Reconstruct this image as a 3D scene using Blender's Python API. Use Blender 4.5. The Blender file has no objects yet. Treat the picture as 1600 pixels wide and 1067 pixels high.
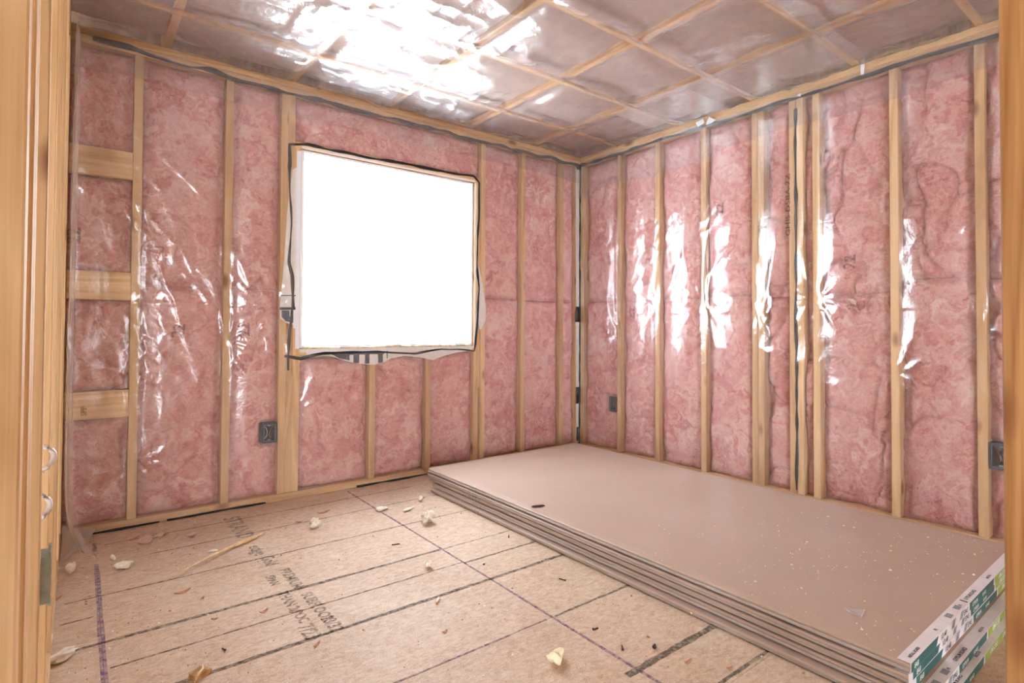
import bpy, bmesh, math, random
import numpy as np
from mathutils import Vector, Matrix

# ------------------------------------------------------------------ camera, world, exposure
sc = bpy.context.scene
F_PX, YAW, PITCH, ROLL, PY = 873.02, 0.660432, 0.018771, 0.005369, 494.945
CAM = np.array([-3.25825, -3.28717, 0.98053])
def cam_axes():
    cy, sy = math.cos(YAW), math.sin(YAW)
    f = np.array([sy * math.cos(PITCH), cy * math.cos(PITCH), math.sin(PITCH)])
    r = np.array([cy, -sy, 0.0]); u = np.cross(r, f)
    return f, r * math.cos(ROLL) + u * math.sin(ROLL), -r * math.sin(ROLL) + u * math.cos(ROLL)
CF, CR, CU = cam_axes()
cd = bpy.data.cameras.new('camera'); cam = bpy.data.objects.new('camera', cd)
sc.collection.objects.link(cam); sc.camera = cam
cd.sensor_width = 36.0; cd.sensor_fit = 'HORIZONTAL'; cd.lens = F_PX * 36 / 1600
cd.shift_y = (PY - 533.5) / 1600; cd.clip_start = 0.02
M = Matrix.Identity(4)
for i in range(3):
    M[i][0], M[i][1], M[i][2], M[i][3] = CR[i], CU[i], -CF[i], CAM[i]
cam.matrix_world = M

SKY = 11.0
w = bpy.data.worlds.new('World'); sc.world = w; w.use_nodes = True
w.node_tree.nodes['Background'].inputs[0].default_value = (0.91, 0.97, 1.04, 1)
w.node_tree.nodes['Background'].inputs[1].default_value = SKY
vs = sc.view_settings
vs.view_transform = 'Standard'; vs.look = 'None'; vs.gamma = 1.0; vs.use_curve_mapping = False
vs.exposure = 1.05

# ------------------------------------------------------------------ measuring helper: photo pixel -> point on a real plane
def hit(px, py, ax, val):
    d = CF + (px - 800) / F_PX * CR + (PY - py) / F_PX * CU
    return CAM + d * ((val - CAM[ax]) / d[ax])
def on_floor(px, py, z=0.0): return hit(px, py, 2, z)

# ------------------------------------------------------------------ noise
rng = np.random.default_rng(7); random.seed(7)
TAB = rng.random((256, 256))
def vn(x, y, s=0):
    x = np.asarray(x, float) + s * 17.31; y = np.asarray(y, float) + s * 9.77
    xi = np.floor(x).astype(int); yi = np.floor(y).astype(int); fx = x - xi; fy = y - yi
    fx = fx * fx * fx * (fx * (fx * 6 - 15) + 10); fy = fy * fy * fy * (fy * (fy * 6 - 15) + 10)
    a = TAB[xi & 255, yi & 255]; b = TAB[(xi + 1) & 255, yi & 255]
    c = TAB[xi & 255, (yi + 1) & 255]; d = TAB[(xi + 1) & 255, (yi + 1) & 255]
    return (a * (1 - fx) + b * fx) * (1 - fy) + (c * (1 - fx) + d * fx) * fy
def fbm(x, y, s=0, o=4):
    v = 0; a = 0.5
    for k in range(o):
        v = v + a * vn(x * 2 ** k, y * 2 ** k, s + k); a *= 0.5
    return v / (1 - 0.5 ** o)
def ridge(x, y, s=0, p=5):
    n = vn(x, y, s); return (1 - np.abs(2 * n - 1)) ** p
def sstep(a, b, x):
    t = np.clip((x - a) / (b - a), 0, 1); return t * t * (3 - 2 * t)

# ------------------------------------------------------------------ materials
class NT:
    def __init__(s, name):
        s.m = bpy.data.materials.new(name); s.m.use_nodes = True
        s.t = s.m.node_tree; s.t.nodes.clear(); s.out = s.t.nodes.new('ShaderNodeOutputMaterial')
    def n(s, typ, ins=None, **kw):
        nd = s.t.nodes.new('ShaderNode' + typ)
        for k, v in kw.items(): setattr(nd, k, v)
        for k, v in (ins or {}).items():
            if isinstance(v, tuple) and len(v) == 2 and hasattr(v[0], 'outputs'):
                s.t.links.new(v[0].outputs[v[1]], nd.inputs[k])
            elif hasattr(v, 'outputs'): s.t.links.new(v.outputs[0], nd.inputs[k])
            else: nd.inputs[k].default_value = v
        return nd
    def ramp(s, fac, stops, interp='LINEAR'):
        r = s.n('ValToRGB', {0: fac}); e = r.color_ramp.elements; r.color_ramp.interpolation = interp
        while len(e) < len(stops): e.new(0.5)
        for el, (p, c) in zip(e, stops):
            el.position = p; el.color = tuple(c) + (1,) if len(c) == 3 else c
        return r
    def mix(s, a, b, fac, mode='MIX'):
        m = s.n('Mix', data_type='RGBA', blend_type=mode)
        for k, v in ((0, fac), (6, a), (7, b)):
            if hasattr(v, 'outputs'): s.t.links.new(v.outputs[0], m.inputs[k])
            elif isinstance(v, tuple) and hasattr(v[0], 'outputs'): s.t.links.new(v[0].outputs[v[1]], m.inputs[k])
            else: m.inputs[k].default_value = v if k == 0 else tuple(v) + (1,)
        return (m, 2)
    def math(s, op, a, b=0.0):
        return s.n('Math', {0: a, 1: b}, operation=op)
    def coords(s, scale=(1, 1, 1), rand=False):
        tc = s.n('TexCoord'); mp = s.n('Mapping', {0: (tc, 3), 3: scale})
        if rand:
            oi = s.n('ObjectInfo'); mm = s.n('VectorMath', {0: (oi, 5), 1: (31.0, 17.0, 23.0)}, operation='MULTIPLY')
            s.t.links.new(mm.outputs[0], mp.inputs[1])
        return mp
    def done(s, sh, out=0):
        s.t.links.new(sh.outputs[out], s.out.inputs[0]); return s.m
    def principled(s, col, rough=0.7, bump=None, bstr=0.3, bdist=0.01, metal=0.0, spec=0.3):
        p = s.n('BsdfPrincipled', {'Roughness': rough, 'Metallic': metal, 'Specular IOR Level': spec})
        if isinstance(col, tuple) and hasattr(col[0], 'outputs'): s.t.links.new(col[0].outputs[col[1]], p.inputs[0])
        elif hasattr(col, 'outputs'): s.t.links.new(col.outputs[0], p.inputs[0])
        else: p.inputs[0].default_value = tuple(col) + (1,)
        if bump is not None:
            b = s.n('Bump', {'Strength': bstr, 'Distance': bdist, 'Height': bump}); s.t.links.new(b.outputs[0], p.inputs['Normal'])
        return s.done(p)

def plain(name, col, rough=0.6, metal=0.0, var=0.15, scale=30.0, bstr=0.15):
    t = NT(name); c = t.coords()
    nz = t.n('TexNoise', {'Vector': c, 'Scale': scale, 'Detail': 4.0})
    a = tuple(max(0, v * (1 - var)) for v in col); b = tuple(min(1, v * (1 + var)) for v in col)
    return t.principled(t.ramp(nz, [(0.3, a), (0.7, b)]), rough, nz, bstr, 0.002, metal)

def wood(name, light, dark, knots=True, warp=0.6, ring=9.0):
    t = NT(name); c = t.coords((1, 1, 0.07), True)          # grain along local z
    wv = t.n('TexNoise', {'Vector': c, 'Scale': 5.0, 'Detail': 3.0, 'Distortion': warp})
    rg = t.math('FRACT', t.math('MULTIPLY', wv, ring))
    rg = t.math('ABSOLUTE', t.math('SUBTRACT', rg, 0.5))
    fi = t.n('TexNoise', {'Vector': t.coords((1, 1, 0.02), True), 'Scale': 260.0, 'Detail': 3.0})
    f = t.math('ADD', t.math('MULTIPLY', rg, 0.9), t.math('MULTIPLY', fi, 0.55))
    col = t.ramp(f, [(0.2, dark), (0.75, light)])
    oi = t.n('ObjectInfo')
    hv = t.n('HueSaturation', {'Hue': 0.5, 'Saturation': 1.0, 'Value': t.math('ADD', t.math('MULTIPLY', (oi, 5), 0.22), 0.88), 'Color': col})
    colr = (hv, 0)
    if knots:
        vo = t.n('TexVoronoi', {'Vector': t.coords((1.0, 1.0, 0.42), True), 'Scale': 7.5})
        k = t.ramp((vo, 0), [(0.06, (1, 1, 1)), (0.17, (0, 0, 0))])
        colr = t.mix(colr, (0.22, 0.08, 0.03), t.math('MULTIPLY', k, 0.85))
    return t.principled(colr, 0.62, fi, 0.12, 0.002)

WOOD = wood('pine_framing', (0.70, 0.465, 0.25), (0.53, 0.31, 0.14))
WOODJ = wood('pine_jamb', (0.52, 0.285, 0.115), (0.31, 0.14, 0.045), True, 1.6, 9.0)
WOODL = wood('pine_pale', (0.78, 0.55, 0.31), (0.60, 0.37, 0.17))
WOODD = wood('stained_framing', (0.30, 0.20, 0.12), (0.10, 0.07, 0.05))
WOODS = wood('pine_splinter', (0.85, 0.66, 0.40), (0.66, 0.44, 0.22), False)

def pink(name, stops):
    t = NT(name); c = t.coords()
    wn = t.n('TexNoise', {'Vector': c, 'Scale': 6.0, 'Detail': 5.0, 'Roughness': 0.6})
    sc_ = t.n('VectorMath', {0: (wn, 1), 1: (0.5, 0.5, 0.5)}, operation='MULTIPLY')
    ad = t.n('VectorMath', {0: c, 1: sc_}, operation='ADD')
    a = t.n('TexNoise', {'Vector': ad, 'Scale': 8.0, 'Detail': 8.0, 'Roughness': 0.72, 'Distortion': 1.4})
    fb = t.n('TexNoise', {'Vector': ad, 'Scale': 46.0, 'Detail': 6.0, 'Roughness': 0.75, 'Distortion': 3.5})
    big = t.n('TexNoise', {'Vector': c, 'Scale': 2.4, 'Detail': 3.0})
    f = t.math('ADD', t.math('MULTIPLY', a, 0.58), t.math('ADD', t.math('MULTIPLY', fb, 0.34), t.math('MULTIPLY', big, 0.14)))
    col = t.ramp(f, stops)
    # loose pale strands
    fs = t.n('TexNoise', {'Vector': ad, 'Scale': 17.0, 'Detail': 3.0, 'Distortion': 4.0})
    rid = t.math('ABSOLUTE', t.math('SUBTRACT', fs, 0.5))
    k = t.ramp(rid, [(0.0, (1, 1, 1)), (0.022, (0, 0, 0))])
    col2 = t.mix(col, (0.88, 0.72, 0.63), t.math('MULTIPLY', k, 0.38))
    hgt = t.math('ADD', a, t.math('ADD', t.math('MULTIPLY', fb, 0.45), t.math('MULTIPLY', k, 0.05)))
    return t.principled(col2, 0.95, hgt, 0.6, 0.02, 0.0, 0.02)
PINKS = [(0.40, (0.42, 0.115, 0.105)), (0.48, (0.68, 0.270, 0.255)), (0.55, (0.79, 0.430, 0.395)), (0.66, (0.91, 0.72, 0.64))]
TUFT = pink('dusty_pink_tuft', [(0.38, (0.52, 0.28, 0.20)), (0.49, (0.66, 0.42, 0.33)), (0.57, (0.74, 0.53, 0.44)), (0.70, (0.84, 0.70, 0.60))])
PINK = pink('pink_fibreglass', PINKS)


def attic():
    t = NT('attic_fill'); c = t.coords()
    a = t.n('TexNoise', {'Vector': c, 'Scale': 11.0, 'Detail': 6.0, 'Roughness': 0.65, 'Distortion': 1.0})
    col = t.ramp(a, [(0.3, (0.36, 0.27, 0.235)), (0.55, (0.42, 0.325, 0.285)), (0.75, (0.48, 0.385, 0.34))])
    return t.principled(col, 0.95, a, 0.5, 0.02, 0, 0.05)
ATTIC = attic()

def poly(name, milk=0.07, rough=0.13, bstr=0.35, refl=0.10, wide=0.35):
    t = NT(name); c = t.coords()
    lw = t.n('LayerWeight', {0: 0.5})
    p5 = t.math('POWER', (lw, 1), 4.0)
    fr = t.math('ADD', t.math('MULTIPLY', p5, 1 - refl), refl)
    cr = t.n('TexNoise', {'Vector': c, 'Scale': 22.0, 'Detail': 3.0, 'Distortion': 1.5})
    st = t.n('TexNoise', {'Vector': t.coords((1, 1, 0.35)), 'Scale': 6.0, 'Detail': 2.0})
    hh = t.math('ADD', cr, t.math('MULTIPLY', st, 1.5))
    b = t.n('Bump', {'Strength': bstr, 'Distance': 0.006, 'Height': hh})
    g1 = t.n('BsdfGlossy', {0: (0.97, 0.98, 1.0, 1), 'Roughness': rough, 'Normal': b})
    g2 = t.n('BsdfGlossy', {0: (0.97, 0.98, 1.0, 1), 'Roughness': 0.42, 'Normal': b})
    g = t.n('MixShader', {0: wide, 1: g1, 2: g2})
    tr = t.n('BsdfTransparent', {0: (0.985, 0.985, 0.985, 1)})
    df = t.n('BsdfDiffuse', {0: (0.86, 0.85, 0.86, 1)}); tl = t.n('BsdfTranslucent', {0: (0.86, 0.85, 0.86, 1)})
    mk = t.n('MixShader', {0: 0.4, 1: df, 2: tl})
    bs = t.n('MixShader', {0: milk, 1: tr, 2: mk})
    return t.done(t.n('MixShader', {0: fr, 1: bs, 2: g}))
POLY = poly('clear_poly', 0.035, 0.14, 0.25, 0.11, 0.25)
POLY2 = poly('clear_poly_overlap', 0.12, 0.2, 0.3, 0.05, 0.3)
POLYC = poly('clear_poly_ceiling', 0.08, 0.13, 0.42, 0.16, 0.42)
POLY3 = poly('clear_poly_loose', 0.22, 0.2, 0.3, 0.06, 0.4)
SCRAP = poly('clear_plastic_scrap', 0.35, 0.2, 0.2, 0.12)

def osb():
    t = NT('osb_subfloor'); tc = t.n('TexCoord'); cols = None
    wn = t.n('TexNoise', {'Vector': (tc, 3), 'Scale': 14.0, 'Detail': 3.0})
    wv = t.n('VectorMath', {0: (wn, 1), 1: (0.02, 0.02, 0.0)}, operation='MULTIPLY')
    vc = t.n('VectorMath', {0: (tc, 3), 1: wv}, operation='ADD')
    for i, (rot, sc_) in enumerate(((0.2, 1.0), (1.15, 1.2), (2.2, 0.9), (2.9, 1.5))):
        mp = t.n('Mapping', {0: vc, 2: (0, 0, rot), 3: (48.0 * sc_, 88.0 * sc_, 1.0)})
        v = t.n('TexVoronoi', {'Vector': mp, 'Scale': 1.0, 'Randomness': 1.0})
        sp = t.n('SeparateColor', {0: (v, 1)})
        cols = sp if cols is None else t.math('ADD', cols, sp)
    f = t.math('DIVIDE', cols, 4.0)
    nz = t.n('TexNoise', {'Vector': (tc, 3), 'Scale': 190.0, 'Detail': 5.0, 'Roughness': 0.7})
    bg = t.n('TexNoise', {'Vector': (tc, 3), 'Scale': 2.2, 'Detail': 5.0, 'Roughness': 0.65})
    f2 = t.math('ADD', t.math('MULTIPLY', f, 0.26), t.math('ADD', t.math('MULTIPLY', nz, 0.50), t.math('MULTIPLY', bg, 0.28)))
    col = t.ramp(f2, [(0.36, (0.42, 0.275, 0.18)), (0.52, (0.60, 0.445, 0.325)), (0.66, (0.71, 0.58, 0.46))])
    st = t.n('TexNoise', {'Vector': (tc, 3), 'Scale': 6.0, 'Detail': 6.0, 'Roughness': 0.75})
    pale = t.ramp(st, [(0.56, (0, 0, 0)), (0.72, (1, 1, 1))])
    col2 = t.mix(col, (0.72, 0.64, 0.55), t.math('MULTIPLY', pale, 0.55))
    return t.principled(col2, 0.6, nz, 0.1, 0.002, 0, 0.3)
OSB = osb()

def drywall(name, col, tint):
    t = NT(name); tc = t.n('TexCoord')
    a = t.n('TexNoise', {'Vector': (tc, 3), 'Scale': 3.0, 'Detail': 5.0, 'Roughness': 0.6})
    b = t.n('TexNoise', {'Vector': (tc, 3), 'Scale': 260.0, 'Detail': 3.0})
    f = t.math('ADD', t.math('MULTIPLY', a, 0.7), t.math('MULTIPLY', b, 0.3))
    c = t.ramp(f, [(0.3, col), (0.7, tint)])
    mp = t.n('Mapping', {0: (tc, 3), 2: (0, 0, 0.35), 3: (1.2, 9.0, 1.0)})
    s = t.n('TexNoise', {'Vector': mp, 'Scale': 1.6, 'Detail': 6.0, 'Roughness': 0.75})
    k = t.ramp(s, [(0.64, (0, 0, 0)), (0.72, (1, 1, 1))])
    c2 = t.mix(c, (0.62, 0.53, 0.47), t.math('MULTIPLY', k, 0.35))
    return t.principled(c2, 0.42, b, 0.06, 0.002, 0, 0.5)
DRY = drywall('drywall_face', (0.455, 0.338, 0.265), (0.515, 0.392, 0.318))
DRYB = drywall('drywall_back', (0.36, 0.31, 0.275), (0.47, 0.41, 0.37))
DRYW = plain('drywall_painted', (0.72, 0.70, 0.66), 0.8, 0, 0.05)
SEAL = plain('black_sealant', (0.018, 0.019, 0.023), 0.35, 0, 0.3)
BOXM = plain('dark_plastic', (0.045, 0.055, 0.065), 0.4, 0, 0.15)
RING = plain('pale_ring', (0.30, 0.36, 0.38), 0.5)
GALV = plain('galvanised_steel', (0.36, 0.43, 0.40), 0.42, 0.6, 0.2, 60)
CABLE = plain('white_cable', (0.82, 0.80, 0.82), 0.35)
COPPER = plain('copper', (0.65, 0.30, 0.14), 0.35, 0.9)
WRAP = plain('house_wrap', (0.74, 0.70, 0.66), 0.7, 0, 0.06, 60)
PRINT = plain('wrap_print', (0.055, 0.07, 0.105), 0.7)
VINYL = plain('white_vinyl', (0.78, 0.80, 0.86), 0.35, 0, 0.03)
FOAM = plain('spray_foam', (0.82, 0.72, 0.50), 0.85, 0, 0.12, 90, 0.5)
FOAMW = plain('pale_foam', (0.86, 0.80, 0.68), 0.85, 0, 0.1, 90, 0.5)
WOOL = plain('white_wool', (0.84, 0.76, 0.66), 0.95, 0, 0.15, 60, 0.6)
FLAKE = plain('reddish_wood_flake', (0.52, 0.25, 0.13), 0.8, 0, 0.3)
DARK = plain('dark_steel', (0.06, 0.045, 0.04), 0.45, 0.5)
TAPEW = plain('white_tape', (0.80, 0.77, 0.80), 0.5, 0, 0.04)
TEAL = plain('teal_print', (0.035, 0.13, 0.13), 0.5)
LIME = plain('lime_print', (0.34, 0.45, 0.10), 0.5)
GREYP = plain('grey_print', (0.30, 0.32, 0.38), 0.55)
INK = plain('black_ink', (0.03, 0.03, 0.035), 0.6)
BINK = plain('navy_ink', (0.05, 0.07, 0.14), 0.6)
WINK = plain('white_ink', (0.85, 0.86, 0.80), 0.6)

def worn(name, col, cover=0.62, scale=60.0):
    t = NT(name); c = t.coords()
    nz = t.n('TexNoise', {'Vector': c, 'Scale': scale, 'Detail': 4.0, 'Roughness': 0.7})
    k = t.ramp(nz, [(0.36, (cover * 0.25,) * 3), (0.6, (cover,) * 3)])
    tr = t.n('BsdfTransparent'); df = t.n('BsdfDiffuse', {0: tuple(col) + (1,)})
    return t.done(t.n('MixShader', {0: k, 1: tr, 2: df}))
LINE = worn('printed_line', (0.10, 0.11, 0.095), 0.70)
CHALK = worn('purple_chalk', (0.27, 0.17, 0.34), 0.62, 38.0)
STAMP = worn('stamp_ink', (0.10, 0.10, 0.085), 0.52)
BATTINK = worn('batt_stamp_ink', (0.08, 0.06, 0.08), 0.5, 140.0)
PENCIL = worn('marker_writing', (0.05, 0.045, 0.04), 0.8, 200.0)

def glass():
    t = NT('window_glass'); lw = t.n('LayerWeight', {0: 0.5})
    fr = t.math('ADD', t.math('MULTIPLY', t.math('POWER', (lw, 1), 5.0), 0.9), 0.06)
    return t.done(t.n('MixShader', {0: fr, 1: t.n('BsdfTransparent', {0: (0.97, 0.98, 0.98, 1)}), 2: t.n('BsdfGlossy', {'Roughness': 0.02})}))
GLASS = glass()

# ------------------------------------------------------------------ object helpers
COL = sc.collection
def obj(name, verts, faces, m, parent=None, smooth=False):
    me = bpy.data.meshes.new(name)
    me.from_pydata([tuple(map(float, v)) for v in verts], [], [tuple(map(int, f)) for f in faces])
    me.materials.append(m)
    if smooth: me.polygons.foreach_set('use_smooth', [True] * len(me.polygons))
    me.update()
    o = bpy.data.objects.new(name, me); COL.objects.link(o)
    if parent: o.parent = parent
    return o
def link(name, me, parent=None):
    o = bpy.data.objects.new(name, me); COL.objects.link(o)
    if parent: o.parent = parent
    return o
def from_bm(name, bm, m, parent=None, smooth=False):
    me = bpy.data.meshes.new(name); bm.to_mesh(me); bm.free()
    ms = m if isinstance(m, (list, tuple)) else [m]
    for x in ms: me.materials.append(x)
    if smooth: me.polygons.foreach_set('use_smooth', [True] * len(me.polygons))
    return link(name, me, parent)
def tag(o, label, cat, group=None):
    o['label'] = label; o['category'] = cat
    if group: o['group'] = group
    return o
def struct(o): o['kind'] = 'structure'; return o
def empty(name, loc=(0, 0, 0), rz=0.0):
    o = bpy.data.objects.new(name, None); COL.objects.link(o); o.location = loc; o.rotation_euler.z = rz; return o
def boxvf(x0, x1, y0, y1, z0, z1):
    v = [(x, y, z) for z in (z0, z1) for y in (y0, y1) for x in (x0, x1)]
    return v, [(0, 2, 3, 1), (4, 5, 7, 6), (0, 1, 5, 4), (2, 6, 7, 3), (0, 4, 6, 2), (1, 3, 7, 5)]
def box(name, b, m, parent=None, bev=0.0):
    bm = bmesh.new(); v, f = boxvf(*b); vv = [bm.verts.new(p) for p in v]
    for q in f: bm.faces.new([vv[i] for i in q])
    if bev: bmesh.ops.bevel(bm, geom=bm.edges[:], offset=bev, segments=1, affect='EDGES')
    bmesh.ops.recalc_face_normals(bm, faces=bm.faces[:])
    return from_bm(name, bm, m, parent)
def boxes(name, bl, m, parent=None):
    V, Fc = [], []
    for b in bl:
        v, f = boxvf(*b); k = len(V); V += v; Fc += [tuple(i + k for i in q) for q in f]
    return obj(name, V, Fc, m, parent)
def gridmesh(P):
    nv, nu = P.shape[:2]; idx = np.arange(nu * nv).reshape(nv, nu)
    return P.reshape(-1, 3), np.stack([idx[:-1, :-1], idx[:-1, 1:], idx[1:, 1:], idx[1:, :-1]], -1).reshape(-1, 4)
# lumber whose grain runs along its length (local z)
LUMBER = {}
def lumber(name, p0, p1, w, d, m, parent, wdir):
    """stick from p0 to p1 (centre line), width w along wdir, depth d along the third axis"""
    p0 = Vector(p0); p1 = Vector(p1); L = (p1 - p0).length
    key = (round(L, 4), round(w, 4), round(d, 4), m.name)
    if key not in LUMBER:
        bm = bmesh.new(); v, f = boxvf(-w / 2, w / 2, -d / 2, d / 2, 0, L); vv = [bm.verts.new(p) for p in v]
        for q in f: bm.faces.new([vv[i] for i in q])
        bmesh.ops.bevel(bm, geom=bm.edges[:], offset=0.002, segments=1, affect='EDGES')
        bmesh.ops.recalc_face_normals(bm, faces=bm.faces[:])
        me = bpy.data.meshes.new(name); bm.to_mesh(me); bm.free(); me.materials.append(m); LUMBER[key] = me
    o = link(name, LUMBER[key], parent)
    z = (p1 - p0).normalized(); x = Vector(wdir).normalized(); y = z.cross(x)
    mw = Matrix.Identity(4)
    for i in range(3): mw[i][0], mw[i][1], mw[i][2], mw[i][3] = x[i], y[i], z[i], p0[i]
    o.matrix_world = mw
    return o
def tube(name, pts, rad, m, parent=None, n=6, flat=None, flatk=1.0, cap=True):
    pts = [Vector(p) for p in pts]; V, Fc = [], []
    fl = Vector(flat).normalized() if flat is not None else None
    for i, p in enumerate(pts):
        t = (pts[min(i + 1, len(pts) - 1)] - pts[max(i - 1, 0)]).normalized()
        if fl is not None and abs(t.dot(fl)) < 0.95: a = (fl - t * fl.dot(t)).normalized()
        else: a = t.orthogonal().normalized()
        b = t.cross(a); r = rad[i] if hasattr(rad, '__len__') else rad
        for k in range(n):
            an = 2 * math.pi * k / n; V.append(p + a * (math.cos(an) * r * flatk) + b * (math.sin(an) * r))
    for i in range(len(pts) - 1):
        for k in range(n):
            a0 = i * n + k; a1 = i * n + (k + 1) % n; Fc.append((a0, a1, a1 + n, a0 + n))
    if cap: Fc.append(tuple(range(n))[::-1]); Fc.append(tuple((len(pts) - 1) * n + k for k in range(n)))
    return obj(name, V, Fc, m, parent, True)
def text_vf(s, size, align='LEFT', shear=0.0, bold=0.0):
    cu = bpy.data.curves.new('lettering', 'FONT'); cu.body = s; cu.size = size; cu.align_x = align
    cu.shear = shear; cu.offset = bold; cu.resolution_u = 3
    o = bpy.data.objects.new('lettering', cu); COL.objects.link(o)
    dg = bpy.context.evaluated_depsgraph_get(); me = bpy.data.meshes.new_from_object(o.evaluated_get(dg))
    v = [tuple(x.co) for x in me.vertices]; f = [tuple(p.vertices) for p in me.polygons]
    bpy.data.objects.remove(o); bpy.data.curves.remove(cu); bpy.data.meshes.remove(me)
    return v, f
def lettering(name, s, size, org, xd, yd, m, parent, align='LEFT', shear=0.0, bold=0.0, sx=1.0, lift=None):
    v, f = text_vf(s, size, align, shear, bold)
    xd = np.array(xd, float); yd = np.array(yd, float); org = np.array(org, float)
    P = [org + xd * p[0] * sx + yd * p[1] for p in v]
    if lift: P = [lift(p) for p in P]
    return obj(name, P, f, m, parent)

H = 2.385; T = 0.14; LX = -3.305; NEAR = -3.10
# ------------------------------------------------------------------ floor: subfloor panels with printed marks
floor = struct(box('floor', (-9.2, 0.15, -8.4, 0.15, -0.24, -0.021), WOODL))
def panel(x0, x1, y0, y1):
    return box('subfloor_panel', (x0 + 0.0004, x1 - 0.0004, y0 + 0.0004, y1 - 0.0004, -0.02, 0.0), OSB, floor, 0.0008)
XS = [-9.2, -8.025, -6.815, -5.605, -4.395, -3.185, -1.975, -0.765, 0.15]
for i in range(8):
    ys = [0.15, -1.865, -4.305, -6.745, -8.4] if i in (5, 7) else [0.15, -2.425, -4.865, -7.305, -8.4]
    for a, b in zip(ys[:-1], ys[1:]): panel(XS[i], XS[i + 1], b, a)
def strip(name, pts, wd, m, z=0.0006):
    V, Fc = [], []
    n = 40; P = []
    for (a, b) in zip(pts[:-1], pts[1:]):
        for k in range(n): P.append(np.array(a) + (np.array(b) - np.array(a)) * k / n)
    P.append(np.array(pts[-1]))
    for i, p in enumerate(P):
        t = P[min(i + 1, len(P) - 1)] - P[max(i - 1, 0)]; t = t / np.linalg.norm(t); nn = np.array([-t[1], t[0]])
        wv = wd * (0.75 + 0.5 * float(vn(i * 0.35, wd * 1000, 3))) / 2
        jx = (float(vn(i * 0.22, p[0] * 9, 5)) - 0.5) * 0.003
        V += [(*(p + nn * (wv + jx)), z), (*(p - nn * (wv - jx)), z)]
    Fc = [(2 * i, 2 * i + 1, 2 * i + 3, 2 * i + 2) for i in range(len(P) - 1)]
    return obj(name, V, Fc, m, floor)
for (x0, x1, y, wd) in ((-3.15, -1.62, -0.19, 0.006), (-3.00, -1.55, -0.43, 0.006), (-3.28, -1.56, -0.765, 0.0065),
                        (-3.29, -1.98, -1.14, 0.013), (-3.17, -1.98, -1.31, 0.006), (-3.17, -1.56, -1.505, 0.014),
                        (-1.97, -1.56, -1.14, 0.006), (-1.975, -1.56, -1.32, 0.009), (-1.965, -1.56, -1.866, 0.008), (-2.02, -1.56, -2.23, 0.018),
                        (-1.95, -1.4, -2.41, 0.009), (-3.29, -3.2, -0.93, 0.006), (-1.9, -1.3, -2.60, 0.008)):
    strip('printed_line', [(x0, y), (x1, y)], wd * 1.35, LINE)
strip('chalk_line', [(-3.185, -0.14), (-3.185, -0.26)], 0.014, CHALK, 0.0009)
strip('chalk_line', [(-3.184, -0.42), (-3.184, -2.6)], 0.016, CHALK, 0.0009)
strip('chalk_line', [(-1.976, -0.05), (-1.972, -2.9)], 0.011, CHALK, 0.0009)
strip('chalk_line', [(-3.1, -1.866), (-2.0, -1.866)], 0.008, CHALK, 0.0009)
XD, YD = (0, -1, 0), (1, 0, 0)
for s, size, x, y, sx in (('STRAND', 0.105, -2.66, -0.135, 0.85), ('edge', 0.075, -2.645, -0.60, 0.9), ('Gold', 0.075, -2.635, -0.76, 0.7),
                          ('PREMIUM', 0.055, -2.605, -0.93, 0.9), ('SUBFLOOR', 0.055, -2.60, -1.19, 0.9), ('23/32', 0.06, -2.60, -1.40, 0.8),
                          ('SPAN', 0.045, -2.665, -0.96, 0.9), ('THAN 24 OC', 0.05, -2.665, -1.13, 0.9), ('7/23', 0.07, -2.68, -1.41, 0.8)):
    lettering('stamped_lettering', s, size, (x, y, 0.0008), XD, YD, STAMP, floor, bold=0.002, sx=sx)

# ------------------------------------------------------------------ exterior walls: frames
class Wall:
    def __init__(s, side):
        s.side = side
        if side == 'back': s.P = lambda u, z, d: (u, -d, z); s.U = (1, 0, 0); s.Nn = (0, -1, 0)
        else: s.P = lambda u, z, d: (-d, u, z); s.U = (0, 1, 0); s.Nn = (-1, 0, 0)
    def pts(s, u, z, d):
        u, z, d = np.broadcast_arrays(u, z, d)
        return np.stack([u, -d, z], -1) if s.side == 'back' else np.stack([-d, u, z], -1)
WB, WR = Wall('back'), Wall('right')
WX0, WX1, WZ0, WZ1 = -2.25, -1.045, 0.850, 2.008
# sheathing (window hole left open)
def frame_boxes(x0, x1, z0, z1, hx0, hx1, hz0, hz1, y0, y1):
    return [(x0, hx0, y0, y1, z0, z1), (hx1, x1, y0, y1, z0, z1), (hx0, hx1, y0, y1, z0, hz0), (hx0, hx1, y0, y1, hz1, z1)]
wall_back = struct(boxes('wall_back', frame_boxes(-9.2, 0.15, -0.24, 2.6, WX0, WX1, WZ0, WZ1, T, T + 0.011), OSB))
wall_right = struct(boxes('wall_right', [(T, T + 0.011, -8.4, T, -0.24, 2.6)], OSB))

def stud(W, u, z0, z1, parent, d0=0.0, wd=0.038, dep=0.138, m=WOOD, name='stud'):
    a = W.P(u, z0, d0 - dep / 2); b = W.P(u, z1, d0 - dep / 2)
    return lumber(name, a, b, wd, dep, m, parent, W.U)
def plate(W, u0, u1, z0, z1, parent, name='plate', d0=0.0, m=WOOD):
    zc = (z0 + z1) / 2; dep = 0.138
    a = W.P(u0, zc, d0 - dep / 2); b = W.P(u1, zc, d0 - dep / 2)
    return lumber(name, a, b, z1 - z0, dep, m, parent, (0, 0, 1))
ZB, ZT = 0.040, 2.309
for W, par, u0, u1 in ((WB, wall_back, -6.4, 0.0), (WR, wall_right, -5.3, -0.002)):
    plate(W, u0, u1, 0.0, ZB - 0.001, par, 'bottom_plate')
    plate(W, u0, u1, ZT + 0.001, ZT + 0.038, par, 'top_plate'); plate(W, u0, u1, ZT + 0.039, H - 0.001, par, 'top_plate')
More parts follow.
